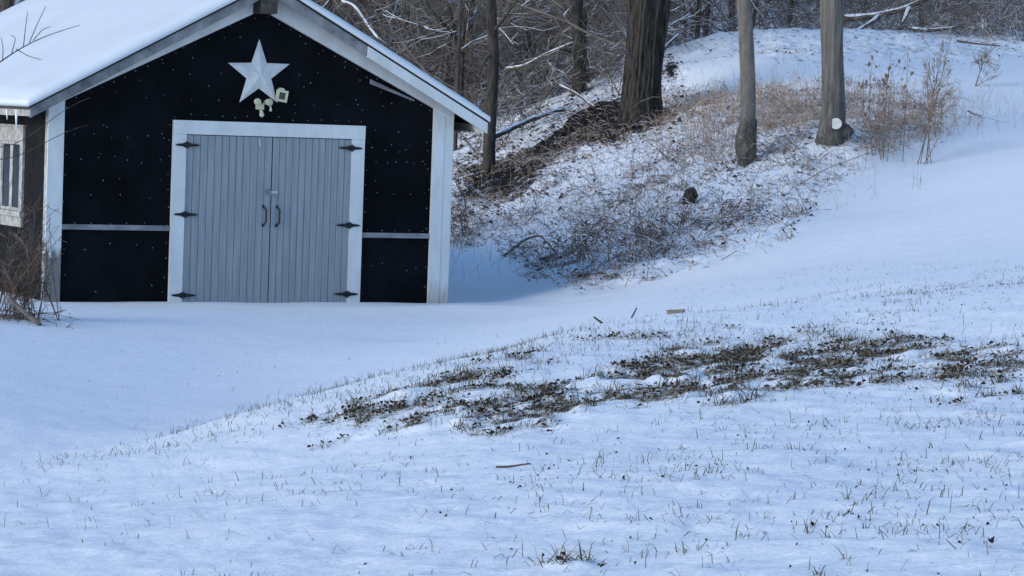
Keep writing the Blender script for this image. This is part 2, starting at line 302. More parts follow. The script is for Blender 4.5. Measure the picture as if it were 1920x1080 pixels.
def ground_mat():
    m = bpy.data.materials.new('snowy_ground'); m.use_nodes = True; t = m.node_tree; b = t.nodes['Principled BSDF']; N = t.nodes.new; K = t.links.new
    b.inputs['Roughness'].default_value = .75; b.inputs['Specular IOR Level'].default_value = .2
    tc = N('ShaderNodeTexCoord')
    def noise(sc, det=4, rough=.6, st=None):
        n = N('ShaderNodeTexNoise'); n.inputs['Scale'].default_value = sc; n.inputs['Detail'].default_value = det; n.inputs['Roughness'].default_value = rough
        if st:
            mp = N('ShaderNodeMapping'); mp.inputs['Scale'].default_value = st[:3]; mp.inputs['Rotation'].default_value = (0, 0, st[3]); K(tc.outputs['Object'], mp.inputs[0]); K(mp.outputs[0], n.inputs['Vector'])
        else: K(tc.outputs['Object'], n.inputs['Vector'])
        return n.outputs['Fac']
    def attr(n):
        a = N('ShaderNodeAttribute'); a.attribute_name = n; return a.outputs['Fac']
    def mth(op, a, bb):
        q = N('ShaderNodeMath'); q.operation = op
        for i, s in enumerate((a, bb)):
            if isinstance(s, (int, float)): q.inputs[i].default_value = s
            else: K(s, q.inputs[i])
        return q.outputs[0]
    def rng_(v, a, c):
        q = N('ShaderNodeMapRange'); q.inputs['From Min'].default_value = a; q.inputs['From Max'].default_value = c; K(v, q.inputs['Value']); return q.outputs[0]
    def mix(f, a, c):
        q = N('ShaderNodeMix'); q.data_type = 'RGBA'; K(f, q.inputs['Factor'])
        for i, s in ((6, a), (7, c)):
            if isinstance(s, tuple): q.inputs[i].default_value = (*s, 1)
            else: K(s, q.inputs[i])
        return q.outputs[2]
    snow = mix(noise(.8), (.85, .86, .875), (.89, .895, .905))
    earth = mix(rng_(noise(14, 4), .38, .62), (.035, .021, .015), (.12, .085, .055))
    litter = mix(rng_(noise(5, 5, .7), .35, .65), (.045, .030, .022), (.17, .12, .085))
    f1 = rng_(mth('ADD', mth('MULTIPLY', attr('bare'), .44), noise(10, 6, .85)), .88, .93)
    f2 = rng_(mth('ADD', mth('MULTIPLY', attr('bank'), .16), noise(8.5, 5, .78, (1, .6, 1, .5))), .72, .765)
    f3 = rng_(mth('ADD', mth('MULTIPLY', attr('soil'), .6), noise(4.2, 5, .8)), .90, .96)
    f4 = rng_(mth('ADD', mth('MULTIPLY', attr('woods'), .2), noise(2.6, 5, .78)), .735, .79)
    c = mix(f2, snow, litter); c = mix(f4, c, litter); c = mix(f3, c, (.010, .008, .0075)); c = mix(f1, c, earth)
    K(c, b.inputs['Base Color'])
    bp = N('ShaderNodeBump'); bp.inputs['Distance'].default_value = .02; bp.inputs['Strength'].default_value = .8
    K(mth('ADD', noise(7, 4, .6, (.5, 1.6, 1, .9)), mth('MULTIPLY', noise(30, 3), .35)), bp.inputs['Height']); K(bp.outputs[0], b.inputs['Normal'])
    return m
ground = gg.build('ground', ground_mat(), smooth=True); ground['kind'] = 'structure'
for nm, a in (('bare', bare), ('bank', lit), ('soil', soi), ('woods', wd)):
    at = ground.data.attributes.new(nm, 'FLOAT', 'POINT'); at.data.foreach_set('value', a.astype(np.float32).ravel())
def G(x, y): return float(H(np.array([x]), np.array([y]))[0])
def onground(u, d, dz=0.):
    p = P(u, 300, d); return np.array([p[0], p[1], G(p[0], p[1])+dz])
# ------------------------------------------------------------------ the shed
shed = thing('shed', 'small black gabled shed with grey double doors, white trim and snow covered roof', 'shed')
XL, XR, XC, LB = -2.95, 2.57, -.19, 7.77
def roofz(x): return 4.055-.53*abs(x-XC)
def lowr(x): return 3.715-.476*abs(x-XC)
g = Geo()
g.prism([(XL, -.15), (XR, -.15), (XR, roofz(XR)-.16), (XC, roofz(XC)-.16), (XL, roofz(XL)-.16)], 0, .1)
nr_ = np.random.default_rng(3); caps = []
def caprow(x0, z0, x1, z1, sp_, j=.02):
    n = max(1, int(math.hypot(x1-x0, z1-z0)/sp_))
    for i in range(n+1):
        t = i/n; caps.append((x0+(x1-x0)*t+nr_.normal(0, j), z0+(z1-z0)*t+nr_.normal(0, j)))
caprow(-2.73, .35, -2.73, 2.4, .27, .012); caprow(2.24, .2, 2.24, 2.5, .24, .012); caprow(-1.38, .1, -1.38, 2.25, .2, .012); caprow(1.345, .1, 1.345, 2.25, .17, .012)
caprow(-2.6, .975, -1.45, .975, .2, .012); caprow(1.4, .925, 2.2, .925, .17, .012)
caprow(-2.45, .62, -1.5, .68, .24, .03); caprow(1.5, .45, 2.15, .47, .17, .04); caprow(-2.3, .1, -1.6, .2, .5)
caprow(-2.65, 2.06, -1.45, 2.06, .2, .02); caprow(-2.55, 1.78, -1.45, 1.76, .25, .03); caprow(-2.3, 1.5, -1.5, 1.52, .45, .07); caprow(-2.4, 1.35, -1.6, 1.3, .4)
caprow(1.5, 1.82, 2.2, 1.8, .13, .015); caprow(1.5, 1.4, 2.2, 1.42, .2, .02); caprow(1.5, 2.1, 2.2, 2.05, .2, .06); caprow(1.45, 1.98, 2.2, 1.9, .25, .06)
caprow(-1.3, 2.34, 1.3, 2.34, .2, .02)
for xx in (-1.42, -1.1, -.72, .36, .62, .9, 1.18, 1.5):
    caprow(xx, 2.55, xx+.02, lowr(xx)-.15, .27, .035)
for i in range(26):
    xx = nr_.uniform(-2.3, 2.0); zz = nr_.uniform(1.2, lowr(xx)-.1)
    if abs(xx) > 1.4 or zz > 2.4: caps.append((xx, zz))
caprow(-2.6, lowr(-2.6)-.05, XC-.1, lowr(XC-.1)-.05, .17, .015); caprow(XC+.1, lowr(XC+.1)-.05, 2.1, lowr(2.1)-.05, .17, .015)
for x, z in caps:
    if not (-1.34 < x < 1.3 and z < 2.29) and z < lowr(x)-.02 and math.hypot(x+.195, z-2.9) > .22: g.disc((x, -.001, z), nr_.uniform(.006, .0095), .004, 7, 1)
g.build('front_wall', [MT['felt'], MT['cap']], shed)
def plain(name, f, m, parent=shed, smooth=False):
    q = Geo(); f(q); return q.build(name, m, parent, smooth)
plain('side_wall', lambda q: q.box(XL, XL+.1, .102, LB-.1, -.15, roofz(XL)-.17), MT['sidefelt'])
plain('side_wall', lambda q: q.box(XR-.1, XR, .102, LB-.1, -.15, roofz(XR)-.17), MT['oldwhite'])  # hidden from view; pale paint put here to bounce fill light onto the snow
plain('rear_wall', lambda q: q.prism([(XL, -.15), (XR, -.15), (XR, roofz(XR)-.16), (XC, roofz(XC)-.16), (XL, roofz(XL)-.16)], LB-.098, LB), MT['sidefelt'])
# roof: deck, snow, fascia
EL, ER, YF, YB = -3.31, 2.93, -.3, LB+.3
def slab(x0, x1, t0, t1, n=1):
    xs = np.linspace(x0, x1, n+1)
    return [(x, roofz(x)+t0) for x in xs]+[(x, roofz(x)+t1) for x in xs[::-1]]
roof = plain('roof', lambda q: (q.prism([(EL, roofz(EL)-.05), (XC, roofz(XC)-.05), (ER, roofz(ER)-.05), (ER, roofz(ER)), (XC, roofz(XC)), (EL, roofz(EL))], YF+.02, YB)), MT['soffit'])
def snowslab(q):                                  # lumpy snow blanket, left and right slopes
    ny = 60; ysn = np.linspace(YF-.03, YB, ny)
    xs = np.concatenate([[EL-.035], np.linspace(EL-.02, XC, 26), np.linspace(XC, ER+.02, 26)[1:], [ER+.035]]); nx = len(xs)
    X, Y = np.meshgrid(xs, ysn)
    th = .062+.02*fbm(X*1.1, Y*1.1, 4, 6)
    Z = 4.055-.53*np.sqrt((X-XC)**2+.02)+.075 + th
    ed = np.minimum(np.minimum(X-EL+.035, ER+.035-X), Y-YF+.03); ed = sstep(0, .06, np.maximum(ed, 0))
    base = 4.055-.53*np.abs(X-XC)+.004
    Zt = base+.02+(Z-base-.02)*(.45+.55*ed)
    V = np.concatenate([np.stack([X, Y, Zt], -1).reshape(-1, 3), np.stack([X, Y, base], -1).reshape(-1, 3)])
    n = nx*ny; J = (np.arange(ny-1)[:, None]*nx+np.arange(nx-1)[None]); q.add(V, np.concatenate([np.stack([J, J+1, J+nx+1, J+nx], -1).reshape(-1, 4), n+np.stack([J, J+nx, J+nx+1, J+1], -1).reshape(-1, 4)]))
    b0 = q.n-2*n
    e = [(b0+i, b0+n+i, b0+n+i+1, b0+i+1) for i in range(nx-1)]+[(b0+(ny-1)*nx+i, b0+(ny-1)*nx+i+1, b0+n+(ny-1)*nx+i+1, b0+n+(ny-1)*nx+i) for i in range(nx-1)]
    e += [(b0+j*nx, b0+(j+1)*nx, b0+n+(j+1)*nx, b0+n+j*nx) for j in range(ny-1)]+[(b0+j*nx+nx-1, b0+n+j*nx+nx-1, b0+n+(j+1)*nx+nx-1, b0+(j+1)*nx+nx-1) for j in range(ny-1)]
    q.F.append(np.array(e)); q.M.append(np.zeros(len(e), int))
snowm = mat('roof_snow', (.73, .745, .78), .75, .2, col2=(.68, .695, .73), vscale=.8, bump=.004, bscale=9)
plain('roof_snow', snowslab, snowm, roof, True)
plain('drip_edge', lambda q: (q.prism(slab(EL-.02, XC, -.022, .006), YF-.02, YF+.018), q.prism(slab(XC, ER+.02, -.022, .006), YF-.02, YF+.018)), MT['iron'], roof)
plain('fascia_board', lambda q: q.prism(slab(EL, XC-.03, -.15, -.024), YF-.006, YF+.018), MT['fascia'])
plain('fascia_board', lambda q: q.prism(slab(XC+.03, 1.17, -.15, -.024), YF-.006, YF+.018), MT['fascia'])
plain('fascia_board', lambda q: q.prism(slab(1.175, ER, -.165, -.026), YF-.022, YF+.018), MT['white'])
plain('rake_board', lambda q: q.prism([(XL-.02, lowr(XL-.02)), (XC-.13, lowr(XC-.13)), (XC-.13, roofz(XC-.13)-.055), (XL-.02, roofz(XL-.02)-.055)], -.055, -.003), MT['white'])
plain('rake_board', lambda q: q.prism([(XC+.13, lowr(XC+.13)), (XR, lowr(XR)), (XR, roofz(XR)-.055), (XC+.13, roofz(XC+.13)-.055)], -.055, -.003), MT['white'])
plain('ridge_beam', lambda q: q.box(XC-.115, XC+.115, YF+.03, -.003, 3.66, 3.93), MT['soffit'])
plain('wall_batten', lambda q: q.prism([(1.36, lowr(1.36)-.15), (2.0, lowr(2.0)-.05), (2.0, lowr(2.0)-.03), (1.36, lowr(1.36)-.09)], -.02, -.003), MT['rail'])
# eaves
plain('eave_board', lambda q: q.box(EL+.005, EL+.03, YF+.02, YB-.02, roofz(EL)-.13, roofz(EL)-.052), MT['oldwhite'])
plain('eave_board', lambda q: q.box(ER-.03, ER-.005, YF+.02, YB-.02, roofz(ER)-.15, roofz(ER)-.052), MT['white'])
plain('soffit', lambda q: q.box(XR+.003, ER-.032, .0, LB, roofz(ER)-.15, roofz(ER)-.13), MT['soffit'])
for y, l in ((.25, .26), (.62, .13), (1.28, .2), (1.5, .08), (1.78, .3), (2.1, .12)):
    q = Geo(); q.tube([(EL+.01, y, roofz(EL)-.06), (EL+.01, y+.004, roofz(EL)-.06-l*.5), (EL+.012, y, roofz(EL)-.06-l)], [.022, .013, .003], 7); q.build('icicle', MT['ice'], shed, True)
# corner posts
def wornpost(lo=.84, hi=.93, col=(.20, .185, .175, 1)):
    m = MT['white'].copy(); m.name = 'worn_white_paint'; t = m.node_tree; b = t.nodes['Principled BSDF']; N = t.nodes.new; K = t.links.new
    src = b.inputs['Base Color'].links[0].from_socket; tc = N('ShaderNodeTexCoord'); sx = N('ShaderNodeSeparateXYZ'); K(tc.outputs['Object'], sx.inputs[0])
    mp = N('ShaderNodeMapping'); mp.inputs['Scale'].default_value = (3, 1, .5); K(tc.outputs['Object'], mp.inputs[0])
    n = N('ShaderNodeTexNoise'); n.inputs['Scale'].default_value = 9; n.inputs['Detail'].default_value = 5; K(mp.outputs[0], n.inputs['Vector'])
    a = N('ShaderNodeMath'); a.operation = 'MULTIPLY_ADD'; a.inputs[1].default_value = .55; K(n.outputs['Fac'], a.inputs[0]); K(sx.outputs['Z'], a.inputs[2])
    r = N('ShaderNodeMapRange'); r.inputs['From Min'].default_value = lo; r.inputs['From Max'].default_value = hi; K(a.outputs[0], r.inputs['Value'])
    x = N('ShaderNodeMix'); x.data_type = 'RGBA'; x.inputs[6].default_value = col; K(src, x.inputs[7]); K(r.outputs[0], x.inputs['Factor']); K(x.outputs[2], b.inputs['Base Color']); return m
plain('corner_post', lambda q: q.box(XL-.03, XL+.175, -.032, -.003, -.1, 2.49), wornpost())
plain('corner_board', lambda q: q.box(XL-.028, XL-.003, -.0025, .09, -.1, 2.47), MT['oldwhite'])
plain('corner_post', lambda q: (q.box(XR-.285, XR-.125, -.036, -.003, -.1, 2.565), q.box(XR-.121, XR+.004, -.030, -.003, -.1, 2.50), q.box(XR+.001, XR+.026, -.0025, .09, -.1, 2.5)), wornpost(.22, .55, (.42, .37, .31, 1)))
plain('girt_rail', lambda q: q.box(-2.772, -1.345, -.028, -.003, .885, .95), MT['rail'])
plain('girt_rail', lambda q: q.box(1.305, 2.282, -.028, -.003, .835, .90), MT['rail'])
# doors
df = plain('door_frame', lambda q: (q.box(-1.342, 1.302, -.05, -.003, 2.108, 2.282), q.box(-1.342, -1.165, -.046, -.003, -.1, 2.106), q.box(1.118, 1.300, -.046, -.003, -.1, 2.106)), MT['white'])
def leaf(x0, x1):
    q = Geo(); q.box(x0+.001, x1-.001, -.018, -.003, .0, 2.09, 1)
    n = 12; wv = (x1-x0)/n
    for i in range(n): q.box(x0+i*wv+(.0032 if i else .001), x0+(i+1)*wv-(.0032 if i < n-1 else .001), -.030-.001*((i*7) % 3), -.019, -.02, 2.098)
    return q.build('door', [MT['door'], MT['seam']], shed)
def hinge(door, x, z, s):                          # spear-pointed strap hinge
    q = Geo(); yb = -.056
    for sg, L in ((1, .185), (-1, .155)):
        L *= s*sg
        pr = [(0, -.03), (L*.12, -.034), (L*.35, -.018), (L*.62, -.016), (L*.8, -.012), (L, 0), (L*.8, .012), (L*.62, .016), (L*.35, .018), (L*.12, .034), (0, .03)]
        pts = [(x+a, z+b) for a, b in pr]
        if L < 0: pts = pts[::-1]
        q.prism(pts, yb+(.0 if L > 0 else .001), -.0315 if L*s > 0 else -.047)
    q.tube([(x, yb-.004, z-.045), (x, yb-.004, z+.045)], .011, 8)
    q.build('hinge', MT['iron'], door)
dL = leaf(-1.163, .008); dR = leaf(.021, 1.116)
for z in (1.972, 1.096, .075): hinge(dL, -1.163, z, 1)
for z in (1.99, .992, .10): hinge(dR, 1.116, z, -1)
def handle(door, x, s):
    q = Geo(); z = 1.10
    q.tube([(x+s*.028, -.03, z-.125), (x+s*.02, -.055, z-.115), (x, -.07, z-.085), (x, -.07, z+.07), (x+s*.02, -.055, z+.10), (x+s*.028, -.03, z+.115)], [.012, .011, .011, .011, .011, .012], 8)
    for dz in (-.125, .115): q.tube([(x+s*.028, -.036, z+dz-.02), (x+s*.028, -.036, z+dz+.02)], .013, 8)
    q.build('handle', MT['iron'], door, True)
handle(dL, -.062, -1); handle(dR, .125, -1)
plain('hasp', lambda q: (q.box(-.01, .10, -.044, -.0325, 1.385, 1.415), q.box(.07, .085, -.05, -.0441, 1.378, 1.422)), MT['steel'], dR)
def lock(q):
    q.tube([(-.045, -.055, 1.41), (-.045, -.055, 1.43), (-.03, -.055, 1.445), (-.015, -.055, 1.43), (-.015, -.055, 1.41)], .006, 6)
    q.box(-.062, .0, -.07, -.045, 1.36, 1.411)
plain('padlock', lock, MT['rail'], dL)
plain('hook', lambda q: q.tube([(-.17, -.036, 2.075), (-.17, -.05, 2.02), (-.165, -.06, 1.99), (-.155, -.05, 2.0)], .008, 6), MT['steel'], dL)
# window in the left wall
win = Geo(); x0, x1 = XL-.035, XL-.003
win.box(x0, x1, .93, 1.88, 1.94, 2.12); win.box(x0-.012, x1, .90, 1.91, 2.122, 2.15); win.box(x0, x1, .93, 1.04, 1.06, 1.938); win.box(x0, x1, 1.77, 1.88, 1.06, 1.938)
win.box(x0-.03, x1, .90, 1.91, .99, 1.058); win.box(x0, x1, .93, 1.88, .86, .988)
wf = win.build('window', MT['oldwhite'], shed)
plain('sash', lambda q: (q.box(x0+.010, x1, 1.345, 1.455, 1.10, 1.90), q.box(x0+.008, x1, 1.042, 1.768, 1.062, 1.10), q.box(x0+.008, x1, 1.042, 1.768, 1.90, 1.936), q.box(x0+.008, x1, 1.042, 1.07, 1.102, 1.898), q.box(x0+.008, x1, 1.74, 1.768, 1.102, 1.898)), MT['oldwhite'], wf)
for a, b in ((1.071, 1.344), (1.456, 1.739)): plain('pane', lambda q: q.box(x0+.018, x0+.024, a, b, 1.101, 1.899), MT['glass'], wf)
# star
st = Geo(); sc = (-.195, -.085, 2.895); pts = []
for k in range(10):
    a = math.pi/2+.02+k*math.pi/5; r = .445 if k % 2 == 0 else .178
    pts.append((sc[0]+r*math.cos(a), -.012, sc[2]+r*math.sin(a)))
st.add([sc]+pts, np.array([(0, 1+(k+1) % 10, 1+k) for k in range(10)])[:, ::-1]*1)
back = [(p[0], -.004, p[2]) for p in pts]
st.add(pts+back, [(k, (k+1) % 10, 10+(k+1) % 10, 10+k) for k in range(10)])
so_ = st.build('barn_star', MT['star']); tag(so_, 'large white five pointed tin star hung on the black gable above the doors', 'wall star')
# lamps
sl = thing('security_light', 'cream twin headed floodlight with sensor fixed just under the star', 'floodlight', (-.175, -.002, 2.5))
def rel(o, q, name, m, sm=False, par=None):
    for i in range(len(q.V)): q.V[i] = q.V[i]-np.array(o.location)
    return q.build(name, m, par or o, sm)
sl.scale = (.86, .86, .86)
q = Geo(); q.box(-.235, -.115, -.05, -.003, 2.44, 2.53); rel(sl, q, 'mounting_box', MT['cream'])
for x, s in ((-.245, -1), (-.095, 1)):
    q = Geo(); q.tube([(x-s*.02, -.04, 2.535), (x, -.075, 2.555), (x+s*.012, -.11, 2.555), (x+s*.022, -.165, 2.55)], [.022, .034, .046, .055], 14); h = rel(sl, q, 'lamp_head', MT['cream'], True)
    q = Geo(); q.tube([(x+s*.022, -.1655, 2.55), (x+s*.0226, -.168, 2.55)], [.046, .04], 14); rel(sl, q, 'lens', MT['lens'], True)
q = Geo(); q.tube([(-.17, -.05, 2.44), (-.165, -.07, 2.405), (-.165, -.08, 2.37)], [.018, .028, .03], 10); q.lump((-.165, -.085, 2.365), .038, seed=2, am=.05); rel(sl, q, 'motion_sensor', MT['cream'], True)
q = Geo(); q.tube([(-.03, -.06, 2.52), (-.02, -.075, 2.46), (-.02, -.075, 2.42)], [.014, .014, .022], 8); rel(sl, q, 'adjusting_arm', MT['white'], True)
bx = thing('panel_light', 'cream square framed lamp with dark face at the lower right point of the star', 'outdoor light', (.112, -.002, 2.63))
q = Geo(); cx, cz, a = .112, 2.63, .15
def rot(x, z): return (cx+x*math.cos(a)+z*math.sin(a), cz-x*math.sin(a)+z*math.cos(a))
for (xa, xb, za, zb) in ((-.075, .075, .045, .075), (-.075, .075, -.075, -.045), (-.075, -.045, -.0448, .0448), (.045, .075, -.0448, .0448)):
    q.prism([rot(xa, za), rot(xb, za), rot(xb, zb), rot(xa, zb)], -.07, -.03)
q.prism([rot(-.05, .0755), rot(.03, .0755), rot(.02, .1), rot(-.04, .1)], -.05, -.003)
rel(bx, q, 'frame', MT['cream'])
q = Geo(); q.prism([rot(-.0445, -.0445), rot(.0445, -.0445), rot(.0445, .0445), rot(-.0445, .0445)], -.055, -.003); rel(bx, q, 'face', MT['panel'])
# ------------------------------------------------------------------ trunks that stand out
def barkdisp(seed, ridges, amp, flare=0.):
    def f(t, ang):
        a = np.abs(vnoise(np.cos(ang)*ridges+seed, np.sin(ang)*ridges+t*3.+seed*2, seed))
        k = 1-amp+amp*1.6*a + .05*vnoise(ang*0+t*9, ang*0+seed, seed) + .45*amp*vnoise(np.cos(ang)*1.6+t*11, np.sin(ang)*1.6+seed, seed+3)
        return k + flare*np.exp(-t*26)*(1+.6*np.sin(ang*3+seed))
    return f
def smoothpath(pts, n=24):
    pts = np.asarray(pts, float); s = np.concatenate([[0], np.cumsum(np.linalg.norm(np.diff(pts, axis=0), axis=1))]); q = np.linspace(0, s[-1], n)
    out = np.stack([np.interp(q, s, pts[:, i]) for i in range(3)], 1)
    for _ in range(2): out[1:-1] = (out[:-2]+2*out[1:-1]+out[2:])/4
    return out
def grow(r, p, d, L, rad, lv, out, up=.15, nb=4, wig=.16, spread=.75, k=6):
    pts = [p]; d = np.array(d, float)/np.linalg.norm(d)
    for i in range(k):
        d = d + r.normal(0, wig, 3) + np.array([0, 0, up*.3]); d /= np.linalg.norm(d); pts.append(pts[-1]+d*L/k)
    pts = np.array(pts); rr = np.linspace(rad, rad*.45, k+1); out.append((lv, pts, rr))
    if lv > 0:
        for j in range(nb):
            t = r.uniform(.25, 1); i = min(k-1, int(t*k)); q = pts[i]+(pts[i+1]-pts[i])*(t*k-i)
            dd = (pts[i+1]-pts[i]); dd /= np.linalg.norm(dd); dd = dd + r.normal(0, spread, 3); dd[2] += up*.5
            grow(r, q, dd, L*r.uniform(.45, .75), rr[i]*.55, lv-1, out, up, nb, wig*1.15, spread, max(3, k-1))
    return out
def addbranches(g, out, mi=0, minr=.003):
    A, B, ra, rb = [], [], [], []
    for lv, p, r in out:
        A.append(p[:-1]); B.append(p[1:]); ra.append(r[:-1]); rb.append(r[1:])
    g.segs(np.concatenate(A), np.concatenate(B), np.maximum(np.concatenate(ra), minr), np.maximum(np.concatenate(rb), minr), mi)
def shift(g, loc):
    for i in range(len(g.V)): g.V[i] = g.V[i]-np.asarray(loc)
def limbs(r, path, rad, n, t0, L, lv, up=.3):
    out = []
    for i in range(n):
        t = r.uniform(t0, 1); j = min(len(path)-1, int(t*(len(path)-1))); a = r.uniform(0, 2*math.pi)
        grow(r, path[j], (math.cos(a), math.sin(a), r.uniform(.1, .9)), L*r.uniform(.6, 1.1)*(1.25-.6*t), rad[j]*.4, lv, out, up)
    return out
def trunk_tree(label, pts, rads, top, bark, sides=18, rings=30, disp=None, seed=1, cat='tree', nl=9, twig='twig', L=2.6, extra=None, lowlimb=.35, name='tree', mat3='rot'):
    base = np.array(pts[0]); r = np.random.default_rng(seed)
    o = thing(name, label, cat, base)
    P_ = list(pts)+list(top); R = list(rads)
    path = smoothpath(P_, rings); s = np.concatenate([[0], np.cumsum(np.linalg.norm(np.diff(np.array(P_), axis=0), axis=1))])
    rad = np.interp(np.linspace(0, s[-1], rings), s, R)
    g = Geo(); g.tube(path, rad, sides, 0, disp)
    if extra: extra(g)
    shift(g, base); g.build('trunk', [bark, MT['cut'], MT[mat3]], o, True)
    g = Geo(); out = limbs(r, path, rad, nl, lowlimb, L, 2); addbranches(g, out, 0, .004)
    shift(g, base); g.build('crown', MT[twig], o)
    return o
def up(p, dz, dx=0., dy=0.): return np.array(p)+np.array([dx, dy, dz])
# big old trunk on the lip of the hollow
D = 55.5; b = P(1203, 236, D)
pts = [b, P(1203, 205, D), P(1205, 150, D), P(1209, 90, D), P(1217, 0, D)]
t1 = [up(pts[-1], 2.5, .15), up(pts[-1], 6, .1, .3), up(pts[-1], 9, -.2, .4)]
trunk_tree('very thick old tree trunk with furrowed dark bark standing in the eroded hollow', pts, [.43, .37, .345, .345, .375, .35, .25, .12], t1, MT['bark'], 110, 120, barkdisp(3, 7, .15, .16), 11, nl=10, L=3.4)
# pale trunk with a swollen dark foot
D = 48.; pts = [P(1397, 300, D), P(1399, 280, D), P(1400, 250, D), P(1403, 225, D), P(1403, 150, D), P(1399, 60, D), P(1394, 0, D)]
kb = P(1398, 262, D)
def foot(g):
    pp = smoothpath([P(1388, 334, D), P(1395, 312, D), P(1398, 290, D), P(1398, 262, D), P(1401, 240, D), P(1403, 222, D)], 30)
    g.tube(pp, np.interp(np.linspace(0, 1, 30), [0, .2, .45, .68, .86, 1], [.07, .10, .155, .163, .14, .118]), 24, 2, lambda t, an: 1+.16*vnoise(np.cos(an)*2.6+t*4, np.sin(an)*2.6+t*6, 5)+.05*vnoise(np.cos(an)*7, np.sin(an)*7+t*20, 6))
    g.tube([P(1394, 318, D), P(1380, 330, D), P(1366, 340, D)], [.07, .05, .02], 8, 2); g.tube([P(1400, 312, D), P(1408, 322, D-.1), P(1416, 330, D-.1)], [.06, .035, .015], 8, 2)
trunk_tree('slim pale tree trunk with a swollen dark knotted foot on the bank', pts, [.09, .11, .12, .128, .122, .114, .112, .10, .07, .03], [up(pts[-1], 1.5, -.05), up(pts[-1], 4, .1), up(pts[-1], 7, .2)], MT['palebark'], 22, 60, barkdisp(5, 3, .08), 12, nl=8, extra=foot, lowlimb=.55, mat3='footbark')
# straight thick trunk with sawn stubs
D = 48.; pts = [P(1555, 272, D), P(1558, 250, D), P(1562, 225, D), P(1562, 150, D), P(1560, 60, D), P(1559, 0, D)]
def stubs(g):
    c = P(1564, 233, D-.12); f = c-F_*.20+R_*.01
    g.tube([c, c-F_*.1, f], [.12, .10, .088], 18, 0); globals().update(stubface=f)
    g.lump(P(1582, 247, D-.02), .12, (1.3, .9, .9), 0, 6, .35, 18, 12)
pole = trunk_tree('thick straight grey trunk with a round pale sawn stub near its foot', pts, [.235, .215, .2, .186, .182, .18, .17, .13, .07], [up(pts[-1], 2, .02), up(pts[-1], 5, .1), up(pts[-1], 8, .1)], MT['polebark'], 32, 70, barkdisp(8, 5, .09, .10), 13, nl=8, extra=stubs, lowlimb=.6)
g = Geo(); g.tube([stubface+F_*.01, stubface-F_*.006], [.0865, .085], 20, 0); shift(g, pole.location); tag(g.build('sawn_face', MT['cut'], pole), 'round pale freshly sawn face')
# slender trunks in the hollow
def slender(label, pix, D, wpx, seed, bark='darkbark', nl=8, lowlimb=.2, L=1.8, snowlimbs=(), bm=None):
    k = D/FPX; pts = [P(u, v, D) for u, v in pix]
    pts[0][2] = min(pts[0][2], G(pts[0][0], pts[0][1])-.03)
    r0 = wpx*k/2; n = len(pts)
    def ex(g):
        for lp, rr in snowlimbs: g.tube(smoothpath([P(a, b_, dd) for a, b_, dd in lp], 10), np.linspace(rr, rr*.5, 10), 7, 0)
    return trunk_tree(label, pts, list(np.linspace(r0*1.25, r0, n))+[r0*.8, r0*.5], [up(pts[-1], 2.5, .1), up(pts[-1], 5.5, -.1)], MT[bm or bark], 14, 40, barkdisp(seed, 2, .06, .25), seed, nl=nl, lowlimb=lowlimb, L=L, extra=ex if snowlimbs else None)
slender('dark crooked slim tree right beside the tip of the right eave', [(917, 292), (918, 255), (921, 200), (926, 110), (923, 50), (919, 0)], 55, 19, 21, snowlimbs=[([(924, 60, 55), (945, 35, 54.5), (970, 0, 54)], .03), ([(922, 100, 55), (905, 120, 54.6), (893, 165, 54)], .018)])
slender('straight dark tree left of the very thick trunk, brush at its foot', [(1088, 208), (1086, 150), (1085, 80), (1080, 0)], 62, 24, 22, snowlimbs=[([(1083, 105, 62), (1065, 95, 62), (1040, 92, 61)], .03)])
slender('thin tree leaning close against the right side of a straight dark tree', [(1106, 186), (1103, 140), (1094, 60), (1100, 0)], 63, 9, 23, nl=6)
slender('thin bent tree between the two dark trunks in the hollow', [(1005, 214), (1001, 160), (988, 60), (980, 0)], 66, 10, 24)
slender('snow plastered forked tree just above the right roof slope', [(862, 190), (861, 130), (863, 85)], 64, 17, 25, bm='wood', snowlimbs=[([(862, 95, 64), (848, 45, 64), (838, 0, 64)], .07), ([(863, 88, 64), (872, 40, 63.5), (876, 0, 63)], .06), ([(860, 75, 64), (830, 45, 63.5), (795, 0, 63)], .05), ([(862, 190, 63.9), (866, 120, 63.7), (864, 80, 63.8)], .03)])
slender('thin snow dusted trunk rising behind the ridge end of the roof', [(612, 120), (614, 40), (620, 0)], 66, 12, 26, bm='wood')
slender('dark forked sapling behind the snowy crest right of the thick trunk', [(1306, 100), (1308, 60), (1309, 35)], 70, 8, 27, snowlimbs=[([(1309, 40, 70), (1320, 20, 70), (1334, 5, 70)], .03), ([(1309, 45, 70), (1298, 25, 70), (1290, 0, 70)], .022)])
# ------------------------------------------------------------------ woods: individual trees, then one mass of far twigs
def tree_proto(seed, hgt, r0):
    r = np.random.default_rng(seed); g = Geo()
    path = smoothpath([(0, 0, -.3), (r.normal(0, .1), r.normal(0, .1), hgt*.3), (r.normal(0, .3), r.normal(0, .3), hgt*.65), (r.normal(0, .5), r.normal(0, .5), hgt)], 14)
    rad = np.linspace(r0, r0*.25, 14); g.tube(path, rad, 9)
    t = g.build('trunk', MT['wood'], None, True)
    out = limbs(r, path, rad, 16, .08, 2.8, 2, .25); g = Geo(); addbranches(g, out, 0, .008)
    return t, g.build('crown', MT['twig'])
protos = [tree_proto(s, h, r) for s, h, r in ((31, 11, .085), (32, 9, .05), (33, 13, .13), (34, 8, .04), (35, 10, .06))]
rt = np.random.default_rng(5); placed = []
LBL = 'slim bare tree among many alike in the snowy woods behind the shed'
n = 0; first = {}
